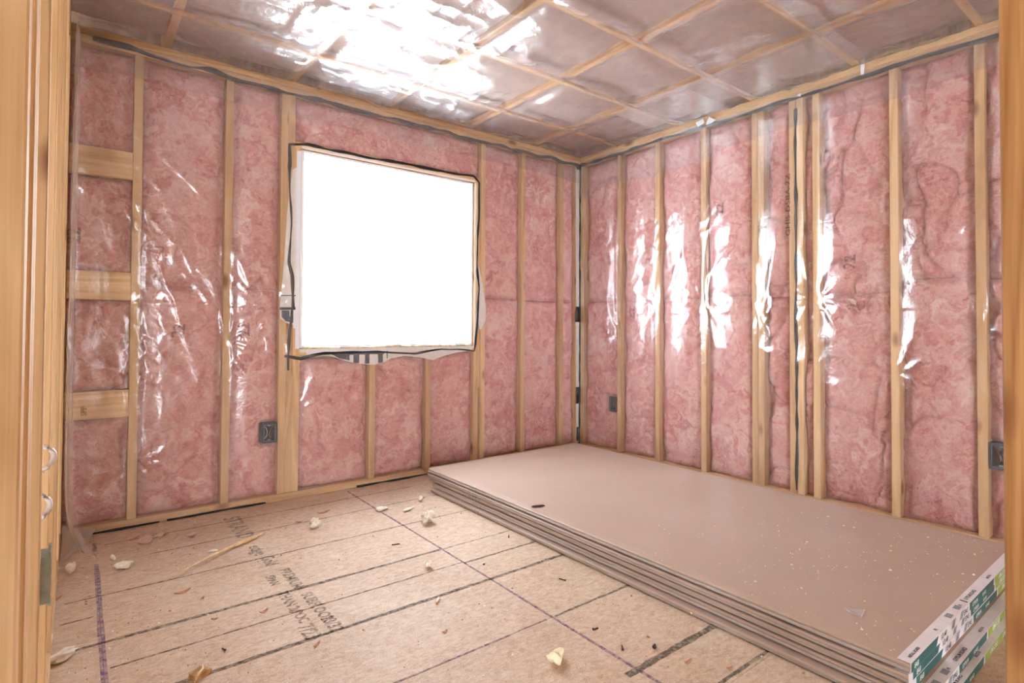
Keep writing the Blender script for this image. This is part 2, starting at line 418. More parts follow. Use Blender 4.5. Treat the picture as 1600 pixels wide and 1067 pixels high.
for u in (-3.324, -3.038, -2.63, -2.345, -2.307): stud(WB, u, ZB, ZT, wall_back)
stud(WB, -2.269, ZB, WZ1 + 0.0, wall_back); stud(WB, -1.026, ZB, WZ1, wall_back)
stud(WB, -0.969, ZB, ZT, wall_back); stud(WB, -0.998, ZB, 0.55, wall_back, -0.02, 0.016, 0.11, WOODD); stud(WB, -0.998, 0.551, WZ1, wall_back, -0.006, 0.016, 0.11)
for u in (-0.600, -0.203): stud(WB, u, ZB, ZT, wall_back)
stud(WB, -0.024, ZB, ZT, wall_back, m=WOODL)
for u in (-1.804, -1.408): stud(WB, u, ZB, 0.811, wall_back, name='cripple_stud')
plate(WB, -2.25, -1.045, 0.812, 0.849, wall_back, 'window_sill_plate')
plate(WB, -2.288, -1.007, WZ1 + 0.001, WZ1 + 0.038, wall_back, 'window_head_plate')
for z0, z1 in ((1.69, 1.825), (1.102, 1.236), (0.538, 0.668)):
    lumber('backing_block', (-3.304, 0.02, (z0 + z1) / 2), (-3.0575, 0.02, (z0 + z1) / 2), z1 - z0, 0.038, WOODL, wall_back, (0, 0, 1))
for u in (-0.028, -0.424, -0.780, -1.152, -1.507, -1.546, -1.735, -1.777, -1.866, -2.245, -2.588, -2.95, -3.3, -3.7, -4.1, -4.5, -4.9):
    stud(WR, u, ZB, ZT, wall_right, m=WOODL if u in (-1.777, -2.245, -1.866) else WOOD)
for u in (-3.75, -4.15, -5.7, -6.1): stud(WB, u, ZB, ZT, wall_back)

# ------------------------------------------------------------------ insulation batts
BOXES = {'back': [(-2.447, -2.367, 0.332, 0.440)], 'right': [(-0.404, -0.328, 0.338, 0.450), (-2.690, -2.609, 0.357, 0.472)]}
NB = [0]
def batt_depth(side, u0, u1, z0, z1, seed, U, Z, amp=1.0):
    eu = np.minimum(U - u0, u1 - U); ez = np.minimum(Z - z0, z1 - Z)
    wd = u1 - u0
    wob = 0.030 * amp * (fbm(Z * 5, np.where(U > (u0 + u1) / 2, 3.0, 0.0) + seed, seed, 3) - 0.35)
    edge = sstep(0.0, min(0.045, wd * 0.3), eu + wob - 0.004) * sstep(0.0, 0.035, ez + 0.006 * fbm(U * 9, Z * 0, seed + 4, 2))
    n = fbm(U * 7, Z * 3.2, seed, 5); big = fbm(U * 4, Z * 1.3, seed + 9, 3)
    cre = ridge(U * 5 + 1.5 * fbm(U * 3, Z * 3, seed + 2, 2), Z * 2.2, seed + 5, 9)
    grv = (1 - np.abs(2 * vn(U * 6 + fbm(U * 5, Z * 5, seed + 31, 2), Z * 2.6 + 0.8 * fbm(U * 4, Z * 4, seed + 33, 2), seed + 12) - 1)) ** 22
    cre2 = ridge(U * 3 + Z * 1.5, Z * 4.5, seed + 8, 10)
    d = -0.002 - amp * (0.036 * (1 - n) * 0.7 + 0.032 * (1 - big) * 0.7 + 0.016 * cre + 0.014 * cre2 + 0.020 * max(0.0, amp - 0.9) * grv) + amp * 0.012
    d = np.minimum(d, -0.0015)
    d = d - 0.030 * (1 - edge)
    for (a, b, c, e) in BOXES[side]:
        ins = sstep(-0.012, 0.0, np.minimum(np.minimum(U - a, b - U), np.minimum(Z - c, e - Z)))
        d = d * (1 - ins) + (-0.085) * ins
    return d
BATTS = []
def batt(W, parent, u0, u1, z0, z1, amp=1.0):
    NB[0] += 1; seed = NB[0] * 1.37
    rs = 0.65 if amp > 1.3 else 1.0; nu = max(6, int((u1 - u0) / (0.011 * rs))); nz = max(8, int((z1 - z0) / (0.013 * rs)))
    u = np.linspace(u0, u1, nu); z = np.linspace(z0, z1, nz); U, Z = np.meshgrid(u, z)
    D = batt_depth(W.side, u0, u1, z0, z1, seed, U, Z, amp)
    V, Fc = gridmesh(W.pts(U, Z, D)); V = V.tolist(); Fc = Fc.tolist()
    # closed body: skirt to the back
    loop = list(range(nu)) + [r * nu + nu - 1 for r in range(1, nz)] + [(nz - 1) * nu + c for c in range(nu - 2, -1, -1)] + [r * nu for r in range(nz - 2, 0, -1)]
    base = len(V)
    fu, fz = U.ravel(), Z.ravel()
    for i in loop: V.append(W.P(fu[i], fz[i], -0.134))
    n = len(loop)
    for k in range(n): Fc.append((loop[k], base + k, base + (k + 1) % n, loop[(k + 1) % n]))
    Fc.append(tuple(base + k for k in range(n)))
    o = obj('insulation_batt', V, Fc, PINK, parent, True)
    BATTS.append((W, u0, u1, z0, z1, seed, amp, o)); return o
SZ = 1.185
for z0, z1 in ((ZB, 0.537), (0.669, 1.101), (1.237, 1.689), (1.826, ZT)): batt(WB, wall_back, -3.304, -3.058, z0, z1, 0.8)
for u0, u1 in ((-3.018, -2.650), (-2.610, -2.365), (-0.949, -0.620), (-0.580, -0.223), (-0.183, -0.044)):
    batt(WB, wall_back, u0, u1, ZB, SZ, 0.75); batt(WB, wall_back, u0, u1, SZ, ZT, 0.75)
for u0, u1 in ((-2.249, -1.824), (-1.784, -1.428), (-1.388, -1.046)): batt(WB, wall_back, u0, u1, ZB, 0.790 + 0.01 * (u0 > -1.5), 0.9)
batt(WB, wall_back, -2.287, -0.989, WZ1 + 0.04, ZT, 0.7)
for u0, u1 in ((-0.404, -0.048), (-0.760, -0.444), (-1.132, -0.800), (-1.487, -1.172)):
    batt(WR, wall_right, u0, u1, ZB, SZ, 1.1); batt(WR, wall_right, u0, u1, SZ, ZT, 1.1)
for u0, u1, zz in ((-1.715, -1.566, 1.17), (-1.846, -1.797, 0.8), (-2.225, -1.886, 1.17), (-2.568, -2.265, 1.23), (-2.930, -2.608, 1.21)):
    batt(WR, wall_right, u0, u1, ZB, zz, 1.6); batt(WR, wall_right, u0, u1, zz, ZT, 1.6)
# stamped grade marks
def batt_mark(W, s, u, z, size, rot):
    for (w2, u0, u1, z0, z1, seed, amp, o) in BATTS:
        if w2 is W and u0 < u < u1 and z0 < z < z1:
            v, f = text_vf(s, size, 'CENTER', 0, 0.002); c, sn = math.cos(rot), math.sin(rot)
            uu = np.array([u + (p[0] * c - p[1] * sn) * (-1 if W.side == 'right' else 1) for p in v]); zz = np.array([z + p[0] * sn + p[1] * c for p in v])
            d = batt_depth(W.side, u0, u1, z0, z1, seed, uu, zz, amp) + 0.0025
            obj('grade_mark', W.pts(uu, zz, d), f, BATTINK, o)
for px, py, s, r in ((125, 368, '22', 1.57), (288, 518, '22', 1.4), (390, 515, '22', 1.6)):
    p = hit(px, py, 1, 0.0); batt_mark(WB, s, p[0], p[2], 0.075, r)
for px, py, s, r in ((1128, 325, '22', 1.57), (988, 488, 'ZZ', 1.57), (1331, 408, '22', 1.57), (1338, 472, '22', 1.6)):
    p = hit(px, py, 0, 0.0); batt_mark(WR, s, p[1], p[2], 0.075, r)
# handwriting on a stud, reading upwards
lettering('handwriting', 'GHIS DSBA-7Z', 0.038, (-0.0015, -1.722, 1.52), (0, 0, 1), (0, 1, 0), PENCIL, wall_right, bold=0.0006, sx=1.5)
p = hit(130, 640, 1, 0.0)
lettering('grade_stamp', 'SPF', 0.03, (p[0] + 0.012, -0.0008, p[2] - 0.03), (0, 0, 1), (-1, 0, 0), BATTINK, wall_back, bold=0.001)

# ------------------------------------------------------------------ sealant beads
def bead(path, r, parent, flat, jit=0.004, seed=0, gaps=0.0):
    P = []; R = []
    for (a, b) in zip(path[:-1], path[1:]):
        a = np.array(a, float); b = np.array(b, float); n = max(2, int(np.linalg.norm(b - a) / 0.025))
        for k in range(n): P.append(a + (b - a) * k / n)
    P.append(np.array(path[-1], float)); Q = []
    for i, p in enumerate(P):
        s = i * 0.21
        off = np.array([float(vn(s, 1.5, seed + k)) - 0.5 for k in range(3)]) * 2 * jit
        fl = np.array(flat, float); off = off - fl * off.dot(fl)
        Q.append(p + off); R.append(r * (0.45 + 1.1 * float(vn(i * 0.33, 4.5, seed + 7))))
    return tube('sealant_bead', Q, R, SEAL, parent, 6, flat, 0.3)
bead([(-3.22, -0.001, 2.335), (-2.6, -0.001, 2.318), (-1.6, -0.001, 2.310), (-0.8, -0.001, 2.316), (-0.01, -0.001, 2.318)], 0.0125, wall_back, (0, 1, 0), 0.010, 1)
bead([(-0.001, -0.005, 2.318), (-0.001, -0.8, 2.318), (-0.001, -1.6, 2.314), (-0.001, -2.2, 2.316), (-0.001, -3.05, 2.310)], 0.0125, wall_right, (1, 0, 0), 0.007, 2)
bead([(-0.004, -0.004, 2.33), (-0.004, -0.004, 1.2), (-0.004, -0.004, 0.02)], 0.010, wall_right, (0.7, 0.7, 0), 0.006, 3)
bead([(-0.002, -1.754, 2.25), (-0.002, -1.755, 1.2), (-0.002, -1.756, 0.06)], 0.008, wall_right, (1, 0, 0), 0.003, 4)
for z0, z1, r in ((1.03, 1.15, 0.026), (0.50, 0.36, 0.018), (0.17, 0.06, 0.016), (2.28, 2.32, 0.02)):
    bead([(-0.022, -0.001, z0), (-0.02, -0.001, z1)], r, wall_back, (0, 1, 0), 0.004, 5 + z0)
# ring round the window, with a run below its corner
wp = [hit(px, py, 1, -0.001) for px, py in ((453, 262), (452, 225), (480, 226), (560, 243), (640, 257), (700, 269), (740, 276), (748, 285), (748, 330), (745, 400), (748, 450), (745, 505), (741, 548), (715, 546), (690, 545), (650, 552), (590, 549), (540, 551), (505, 553), (470, 560), (444, 555))]
bead(wp, 0.0085, wall_back, (0, 1, 0), 0.005, 11)
wl = [hit(px, py, 1, -0.001) for px, py in ((453, 255), (453, 290), (455, 350), (452, 410), (457, 430), (458, 480), (453, 520), (450, 552), (450, 578))]
bead(wl, 0.008, wall_back, (0, 1, 0), 0.004, 12)
for a, b in (((115, 842), (250, 818)), ((262, 815), (420, 791)), ((560, 762), (672, 741))):
    pa, pb = hit(*a, 2, 0.004), hit(*b, 2, 0.004)
    bead([(pa[0], -0.004, 0.006), (pb[0], -0.004, 0.006)], 0.013, wall_back, (0, 0, 1), 0.006, 13 + a[0])

# ------------------------------------------------------------------ window
window_1 = struct(empty('window_1', ((WX0 + WX1) / 2, 0.1, WZ0)))
iw = window_1.matrix_world.copy()
def wpart(o):
    o.parent = window_1; o.matrix_parent_inverse = Matrix.Translation(-Vector(window_1.location)); return o
fx0, fx1, fz0, fz1 = WX0 + 0.003, WX1 - 0.003, WZ0 + 0.003, WZ1 - 0.003
FW = 0.016
for b in ((fx0, fx0 + FW, 0.012, 0.148, fz0, fz1), (fx1 - FW, fx1, 0.012, 0.148, fz0, fz1),
          (fx0 + FW, fx1 - FW, 0.012, 0.148, fz0, fz0 + FW), (fx0 + FW, fx1 - FW, 0.012, 0.148, fz1 - FW, fz1)):
    wpart(box('window_frame', b, VINYL, None, 0.003))
wpart(box('glass_pane', (fx0 + FW - 0.004, fx1 - FW + 0.004, 0.052, 0.058, fz0 + FW - 0.004, fz1 - FW + 0.004), GLASS))
def lump(name, loc, s, m, parent=None, seed=0, amp=0.45, sub=2, rz=0.0, flat_base=True):
    bm = bmesh.new(); bmesh.ops.create_icosphere(bm, subdivisions=sub, radius=1.0)
    for v in bm.verts:
        c = v.co
        n = float(fbm(c.x * 1.3 + seed, c.y * 1.3 + c.z * 0.9, seed, 3)) - 0.5
        n2 = float(fbm(c.x * 4.0 + c.z * 3, c.y * 4.0 - c.z * 2.2 + seed, seed + 3, 2)) - 0.5
        v.co = c * (1 + amp * 2.6 * n + amp * 1.3 * n2)
        v.co = Vector((v.co.x * s[0], v.co.y * s[1], v.co.z * s[2]))
    zmin = min(v.co.z for v in bm.verts)
    if flat_base:
        for v in bm.verts: v.co.z -= zmin
    o = from_bm(name, bm, m, parent, True); o.location = loc; o.rotation_euler.z = rz; return o
for k in range(13):
    x = WX0 + 0.05 + k * 0.092 + random.uniform(-0.02, 0.02)
    lump('spray_foam', (x, 0.012, WZ0 - 0.004), (random.uniform(0.02, 0.06), 0.02, random.uniform(0.006, 0.012)), FOAM, None, k + 1, 0.35, 2)
    wpart(COL.objects[-1])
# strip of pale liner on the jambs' face
def flap(name, pix, m, parent, W=WB, d=0.0016, ax=1):
    P = [hit(px, py, ax, 0.0) for px, py in pix]
    uz = [((p[0] if ax == 1 else p[1]), p[2]) for p in P]
    n = len(uz); V = [W.P(u, z, d) for u, z in uz] + [W.P(u, z, d - 0.0009) for u, z in uz]
    Fc = [tuple(range(n)), tuple(range(2 * n - 1, n - 1, -1))] + [(i, n + i, n + (i + 1) % n, (i + 1) % n) for i in range(n)]
    return obj(name, V, Fc, m, parent)
f1 = flap('house_wrap_flap', [(463, 262), (457, 265), (449, 330), (443, 420), (437, 478), (437, 497), (446, 503), (455, 508), (466, 505), (467, 470), (468, 380), (470, 268)], WRAP, wall_back)
for q in ([(437, 480), (463, 480), (463, 484), (437, 484)], [(440, 485), (452, 485), (452, 503), (446, 502), (440, 495)], [(455, 485), (463, 485), (461, 503), (455, 505)],
          [(437, 461), (462, 461), (462, 462.5), (437, 462.5)], [(452, 495), (456, 495), (456, 504), (452, 503)]):
    flap('print_block', q, PRINT, f1, d=0.0024)
wpart(flap('liner_strip', [(464, 236), (471, 236), (467, 545), (461, 545)], VINYL, None, d=0.0030))
for x0, x1, z0, z1 in ((WX0, WX1, WZ1 + 0.001, WZ1 + 0.016), (WX1 + 0.001, WX1 + 0.016, WZ0, WZ1), (WX0, WX1, WZ0 - 0.02, WZ0 - 0.001)):
    wpart(box('liner_strip', (x0, x1, -0.002, -0.0005, z0, z1), WRAP))
f2 = flap('house_wrap_flap', [(748, 415), (753, 440), (759, 480), (759, 500), (750, 516), (746, 500)], WRAP, wall_back)
f3 = flap('house_wrap_flap', [(478, 550), (530, 549), (600, 546), (690, 543), (738, 541), (737, 547), (712, 551), (690, 557), (676, 563), (655, 558), (630, 556), (610, 560), (600, 566), (585, 570), (560, 568), (545, 565), (515, 556), (480, 556)], WRAP, wall_back)
for q in ([(513, 551), (600, 549.5), (600, 553), (520, 555)], [(518, 553), (546, 552), (546, 563), (530, 560)], [(552, 551), (561, 551), (561, 567), (552, 567)], [(570, 551), (577, 551), (577, 568), (570, 568)],
          [(590, 550), (598, 550), (598, 566), (591, 567)], [(604, 548), (605.5, 548), (605.5, 560), (604, 560)]):
    flap('print_block', q, PRINT, f3, d=0.0024)
f4 = flap('manufacturer_sticker', [(458, 484), (464, 484), (464, 513), (458, 513)], VINYL, wall_back, d=0.0036)

# ------------------------------------------------------------------ ceiling
ceiling = struct(box('ceiling', (-9.2, 0.15, -8.4, 0.15, 2.52, 2.60), OSB))
TR = [-2.92, -2.292, -1.680, -1.073, -0.462]; ST = [-0.38, -0.945, -1.495, -2.072, -2.590]
for x in TR: lumber('truss_chord', (x, -5.3, H + 0.066), (x, 0.138, H + 0.066), 0.038, 0.089, WOOD, ceiling, (1, 0, 0))
for y in ST: lumber('ceiling_strapping', (-3.39, y, H + 0.0105), (0.0, y, H + 0.0105), 0.030, 0.019, WOOD, ceiling, (0, 1, 0))
ed = [-3.39] + TR + [0.0]
for i in range(6):
    a = ed[i] + (0.02 if i else 0); b = ed[i + 1] - (0.02 if i < 5 else 0)
    u = np.linspace(a, b, 26); v = np.linspace(-3.15, 0.0, 120); U, Vv = np.meshgrid(u, v)
    Z = H + 0.036 + 0.03 * fbm(U * 6, Vv * 6, i + 40, 4)
    Vt, Fc = gridmesh(np.stack([U, Vv, Z], -1)); Vt = Vt.tolist(); Fc = Fc.tolist(); k = len(Vt)
    Vt += [(a, -3.15, 2.519), (b, -3.15, 2.519), (b, 0, 2.519), (a, 0, 2.519)]; Fc.append((k, k + 1, k + 2, k + 3))
    obj('attic_insulation', Vt, Fc, ATTIC, ceiling, True)
# poly under the ceiling
u = np.linspace(-3.40, -0.002, 260); v = np.linspace(-3.15, -0.002, 240); U, Vv = np.meshgrid(u, v)
dT = np.min([np.abs(U - x) for x in TR] + [np.abs(U), np.abs(U + 3.4)], 0); dS = np.min([np.abs(Vv - y) for y in ST] + [np.abs(Vv), np.abs(Vv + 3.15)], 0)
dm = np.minimum(dT * 1.3, dS)
sag = 0.030 * (1 - np.exp(-(dm / 0.10) ** 1.3)) * (0.35 + 1.3 * fbm(U * 3, Vv * 3, 50, 3))
wr = 0.011 * ridge(U * 3.2 + 0.8 * fbm(U * 4, Vv * 4, 53, 2), Vv * 8.5, 51, 3) + 0.009 * ridge(U * 9, Vv * 4 + U * 2, 52, 4) + 0.005 * (fbm(U * 14, Vv * 14, 54, 2) - 0.4)
wr = wr * sstep(0.0, 0.07, dm)
pc = 0.003 * ridge(U * 14, Vv * 14, 56, 3) * (1 - sstep(0.0, 0.06, dm))
Vt, Fc = gridmesh(np.stack([U, Vv, H - 0.003 - sag - wr - pc * 0.6], -1))
obj('vapour_barrier_sheet', Vt, Fc, POLYC, ceiling, True)
# small overlapped patches of poly on the ceiling
for x0, x1, y0, y1 in ((-0.95, -0.62, -0.82, -0.62), (-0.55, -0.12, -1.42, -1.28), (-0.62, -0.2, -2.2, -0.9)):
    a = np.linspace(x0, x1, 20); b = np.linspace(y0, y1, 30); A, B = np.meshgrid(a, b)
    Vt, Fc = gridmesh(np.stack([A + 0.02 * fbm(B * 8, A * 0, 3, 2), B, H - 0.050 - 0.004 * fbm(A * 12, B * 12, 57, 3)], -1))
    obj('poly_patch', Vt, Fc, POLY2, ceiling, True)

# ------------------------------------------------------------------ poly on the walls
def wall_poly(W, parent, u0, u1, z0, z1, studs, seed, hole=None, starts=(), diag=0.0, amp=1.0, fold=1.085, off=0.005, m=POLY, zlow=None, nm='vapour_barrier_sheet', res=0.0125, pil=0.004, thin=0.4):
    u = np.linspace(u0, u1, int((u1 - u0) / res)); z = np.linspace(z0, z1, int((z1 - z0) / res)); U, Z = np.meshgrid(u, z)
    ds = np.min([np.abs(U - s) for s in studs], 0) if len(studs) else np.full_like(U, 0.2)
    bul = sstep(0.015, 0.11, ds)
    D = off + bul * amp * (0.010 * fbm(U * 5, Z * 2.2, seed, 3) + 0.004 * fbm(U * 12, Z * 6, seed + 1, 3))
    D = D + pil * np.sin(np.clip((ds - 0.02) / 0.16, 0, 1) * 1.57) * (0.6 + 0.8 * fbm(U * 2.5, Z * 1.2, seed + 15, 2))
    # tension wrinkles
    cs, sn = math.cos(diag), math.sin(diag)
    a = U * cs + Z * sn; b = -U * sn + Z * cs
    gate = sstep(0.42, 0.62, fbm(U * 2.1, Z * 1.4, seed + 20, 2))
    D = D + amp * gate * 0.0050 * ridge(a * 11 + 0.5 * fbm(U * 3, Z * 3, seed + 3, 2), b * 1.6, seed + 4, 5)
    lines = (1 - np.abs(2 * vn(a * 6.5 + 0.25 * fbm(U * 2, Z * 2, seed + 23, 2), b * 0.55, seed + 25) - 1)) ** 26
    D = D + amp * 0.0060 * lines * sstep(0.40, 0.55, fbm(U * 1.7, Z * 1.5, seed + 27, 2)) * thin
    gate2 = sstep(0.45, 0.62, fbm(U * 2.4 + 5, Z * 2.0, seed + 30, 2))
    a2 = U * math.cos(0.7) + Z * math.sin(0.7); b2 = -U * math.sin(0.7) + Z * math.cos(0.7)
    D = D + amp * gate2 * 0.0045 * ridge(a2 * 16, b2 * 3, seed + 6, 5)
    # staple stars: folds fan out from pinched points
    for (su, sz, rr, am) in starts:
        du, dz = U - su, Z - sz; r = np.hypot(du, dz) + 1e-6; th = np.arctan2(dz, du)
        fan = (0.5 + 0.5 * np.cos(th * 9 + 3 * vn(th * 2 + 9, r * 0, seed + su * 10))) ** 3
        D = D + am * fan * np.exp(-(r / rr) ** 2) * sstep(0.0, 0.06, r)
    D = D + amp * 0.0035 * np.exp(-((ds - 0.026) / 0.007) ** 2) * sstep(0.4, 0.6, fbm(U * 3, Z * 2.5, seed + 40, 2))
    if fold: D = D + 0.003 * np.exp(-((Z - fold - 0.01 * fbm(U * 1.5, Z * 0, seed + 8, 2)) / 0.008) ** 2)
    tf = sstep(2.22, 2.31, Z); D = D * (1 - tf) + (0.0055 if off < 0.01 else 0.008) * tf
    P = W.pts(U, Z, D)
    Vt, Fc = gridmesh(P)
    keep = np.ones(len(Fc), bool)
    fu = U.ravel(); fz = Z.ravel(); cu_ = fu[Fc].mean(1); cz_ = fz[Fc].mean(1)
    if hole: keep &= ~((cu_ > hole[0]) & (cu_ < hole[1]) & (cz_ > hole[2]) & (cz_ < hole[3]))
    if zlow is not None: keep &= cz_ > zlow(cu_)
    Fc = Fc[keep]; used = np.unique(Fc); mp = -np.ones(len(Vt), int); mp[used] = np.arange(len(used))
    return obj(nm, Vt[used], mp[Fc], m, parent, True)
SB = [-3.324, -3.038, -2.63, -2.345, -2.27, -1.026, -0.969, -0.6, -0.203, -0.02]
SR = [-0.028, -0.424, -0.78, -1.152, -1.525, -1.756, -1.866, -2.245, -2.588, -2.95]
HOLE = (WX0 - 0.045, WX1 + 0.042, WZ0 - 0.035, WZ1 + 0.035)
wall_poly(WB, wall_back, -3.304, -0.012, 0.012, 2.345, SB, 60, HOLE, [(-2.40, 1.05, 0.25, 0.006), (-0.96, 1.55, 0.2, 0.006), (-1.0, 0.8, 0.2, 0.006), (-2.25, 0.5, 0.18, 0.005), (-3.03, 0.3, 0.2, 0.005), (-1.4, 0.3, 0.2, 0.006), (-2.63, 0.9, 0.15, 0.005)], 0.30, 1.0, res=0.009, thin=1.0)
wall_poly(WR, wall_right, -3.05, -0.012, 0.012, 2.340, SR, 70, None, [(-1.152, 1.17, 0.22, 0.006), (-1.525, 1.10, 0.20, 0.006), (-1.866, 1.15, 0.24, 0.008), (-0.78, 1.12, 0.16, 0.004), (-0.424, 0.95, 0.2, 0.005), (-2.588, 0.95, 0.26, 0.010), (-2.245, 0.75, 0.26, 0.009), (-1.85, 0.1, 0.15, 0.008)], 0.08, 1.1, pil=0.016)
wall_poly(WB, wall_back, -3.304, -0.012, 2.12, 2.375, SB, 80, None, (), 0.0, 0.7, None, 0.0260, POLY2, lambda u: 2.175 + 0.05 * (fbm(u * 2, u * 0, 3, 3) - 0.5), 'poly_overlap_strip')
wall_poly(WR, wall_right, -3.05, -0.012, 1.98, 2.375, SR, 90, None, (), 0.0, 0.7, None, 0.0360, POLY2, lambda u: 2.05 - 0.045 * u + 0.05 * (vn(u * 3, u * 0, 4) - 0.5), 'poly_overlap_strip')
# loose end of the sheet hanging past the partition and trailing on the floor
s = np.linspace(0, 1, 40); z = np.linspace(0, 1, 150); S_, Z_ = np.meshgrid(s, z)
zz = Z_ * 2.33 + 0.003
flare = np.exp(-(zz / 0.10))
xx = -3.292 + 0.018 * np.sin(S_ * 7 + zz * 2.2) * S_ + 0.10 * flare * S_ + 0.012 * fbm(S_ * 3, zz * 5, 33, 3) + 0.02 * S_ * sstep(1.0, 2.2, zz)
yy = -0.008 - S_ * (0.16 + 0.12 * sstep(0.8, 0.0, zz)) - 0.05 * flare * S_
Vt, Fc = gridmesh(np.stack([xx, yy, zz], -1)); obj('vapour_barrier_sheet', Vt, Fc, POLY3, wall_back, True)
qa = [on_floor(*p_) for p_ in ((86, 842), (150, 846), (70, 905), (92, 884))]
A, B = np.meshgrid(np.linspace(0, 1, 24), np.linspace(0, 1, 24)); A = A[..., None]; B = B[..., None]
PP = (qa[0] * (1 - A) + qa[1] * A) * (1 - B) + (qa[2] * (1 - A) + qa[3] * A) * B
PP[..., 2] = 0.004 + 0.05 * (1 - B[..., 0]) ** 3 + 0.012 * fbm(A[..., 0] * 4, B[..., 0] * 4, 35, 3)
PP[..., 0] = np.maximum(PP[..., 0], LX + 0.004)
Vt, Fc = gridmesh(PP); obj('trailing_poly_corner', Vt, Fc, SCRAP, wall_back, True)
flap('house_wrap_strip', [(899.5, 262), (904.5, 262), (906, 690), (900, 690)], WRAP, wall_back, d=0.0012)
for q in ([(1104, 196), (1109, 183), (1120, 188), (1113, 193)], [(1346, 118), (1346, 101), (1352, 101), (1351, 117)], [(1246, 150), (1252, 146), (1252, 152)], [(1088, 192), (1100, 186), (1102, 192), (1092, 199)]):
    flap('paper_tab', q, VINYL, wall_right, WR, 0.0105, 0)

# ------------------------------------------------------------------ partitions: left wall and door wall, open studs
wall_left = struct(empty('wall_left', (LX - 0.045, -1.6, 0)))
wall_front = struct(empty('wall_front', (-1.6, NEAR - 0.045, 0)))
def part_l(o, p):
    mw = o.matrix_world.copy(); o.parent = p; o.matrix_parent_inverse = Matrix.Translation(-Vector(p.location)); return o
def lstud(y0, wd=0.038, x=LX, dep=0.089, m=WOODL):
    part_l(lumber('stud', (x - dep / 2, y0 + wd / 2, 0.039), (x - dep / 2, y0 + wd / 2, H - 0.077), wd, dep, m, None, (0, 1, 0)), wall_left)
lstud(-2.60, x=-3.2986); lstud(-2.39, x=-3.304); lstud(-2.351, x=-3.304)
for y in (-1.99, -1.59, -1.19, -0.79, -0.40): lstud(y)
lstud(-0.04)
part_l(lumber('bottom_plate', (LX - 0.0445, -3.0, 0.019), (LX - 0.0445, -0.001, 0.019), 0.038, 0.089, WOODL, None, (0, 0, 1)), wall_left)
for z in (H - 0.057, H - 0.0195): part_l(lumber('top_plate', (LX - 0.0445, -3.0, z), (LX - 0.0445, -0.001, z), 0.037, 0.089, WOODL, None, (0, 0, 1)), wall_left)
def fstud(x0, z1=H - 0.077, m=WOOD, z0=0.039):
    return part_l(lumber('stud', (x0 + 0.019, NEAR - 0.0445, z0), (x0 + 0.019, NEAR - 0.0445, z1), 0.038, 0.089, m, None, (1, 0, 0)), wall_front)
# the doorway's right jamb: its wide face shows at the edge of the view
p = hit(1564, 400, 1, NEAR); JX = p[0]
fstud(JX, 2.06, WOODJ, 0.0); fstud(JX + 0.039)
for x in (JX + 0.45, JX + 0.86, JX + 1.27, JX + 1.68): fstud(x)
fstud(-3.36 - 0.04)
part_l(lumber('bottom_plate', (JX + 0.04, NEAR - 0.0445, 0.019), (-0.01, NEAR - 0.0445, 0.019), 0.038, 0.089, WOOD, None, (0, 0, 1)), wall_front)
part_l(lumber('top_plate', (-3.4, NEAR - 0.0445, H - 0.038), (-0.01, NEAR - 0.0445, H - 0.038), 0.074, 0.089, WOOD, None, (0, 0, 1)), wall_front)
part_l(lumber('door_header', (-3.36, NEAR - 0.0445, 2.16), (JX + 0.038, NEAR - 0.0445, 2.16), 0.19, 0.089, WOOD, None, (0, 0, 1)), wall_front)
part_l(box('added_shade_panel', (-3.95, -3.402, NEAR - 0.089, NEAR, 0.0, H), DRYW), wall_front)  # added out of view to block hall daylight from the nearest partition studs
# rest of the house shell, behind and beside the camera
struct(boxes('wall_hall', frame_boxes(-9.2, -5.9, -0.24, 2.6, -8.2, -6.4, 0.0, 2.1, -8.411, -8.4) + frame_boxes(-5.9, 0.15, -0.24, 2.6, -5.4, -3.4, 0.0, 2.1, -8.411, -8.4), DRYW))
struct(boxes('wall_side', [(-9.211, -9.2, -8.4, 0.15, -0.24, 2.6)], DRYW))

# ------------------------------------------------------------------ drywall stack: five taped pairs
TH = 0.0127; SX0, SX1, SY0, SY1 = -1.580, -0.335, -2.778, -0.318
ORD = ['bottom', 'second', 'middle', 'fourth', 'top']
def sheet_vf(L, Wd, taper=0.035, face_up=True):
    # cross-section across the width with tapered, rounded long edges (on the face side)
    t = TH; e = 0.0024; tp = 0.0030
    prof = [(0.0005, e), (e, 0), (Wd - e, 0), (Wd - 0.0005, e), (Wd, t - tp - e), (Wd - e, t - tp), (Wd - taper, t - 0.0002), (taper, t - 0.0002), (e, t - tp), (0, t - tp - e)]
    if not face_up: prof = [(x, t - z) for x, z in prof][::-1]
    n = len(prof); V = [(x, 0, z) for x, z in prof] + [(x, L, z) for x, z in prof]
    Fc = [(i, (i + 1) % n, n + (i + 1) % n, n + i) for i in range(n)] + [tuple(range(n))[::-1], tuple(range(n, 2 * n))]
    return V, Fc
offs = [(-0.014, -0.052), (0.012, -0.036), (0.003, 0.004), (-0.004, 0.003), (0.0, 0.0)]
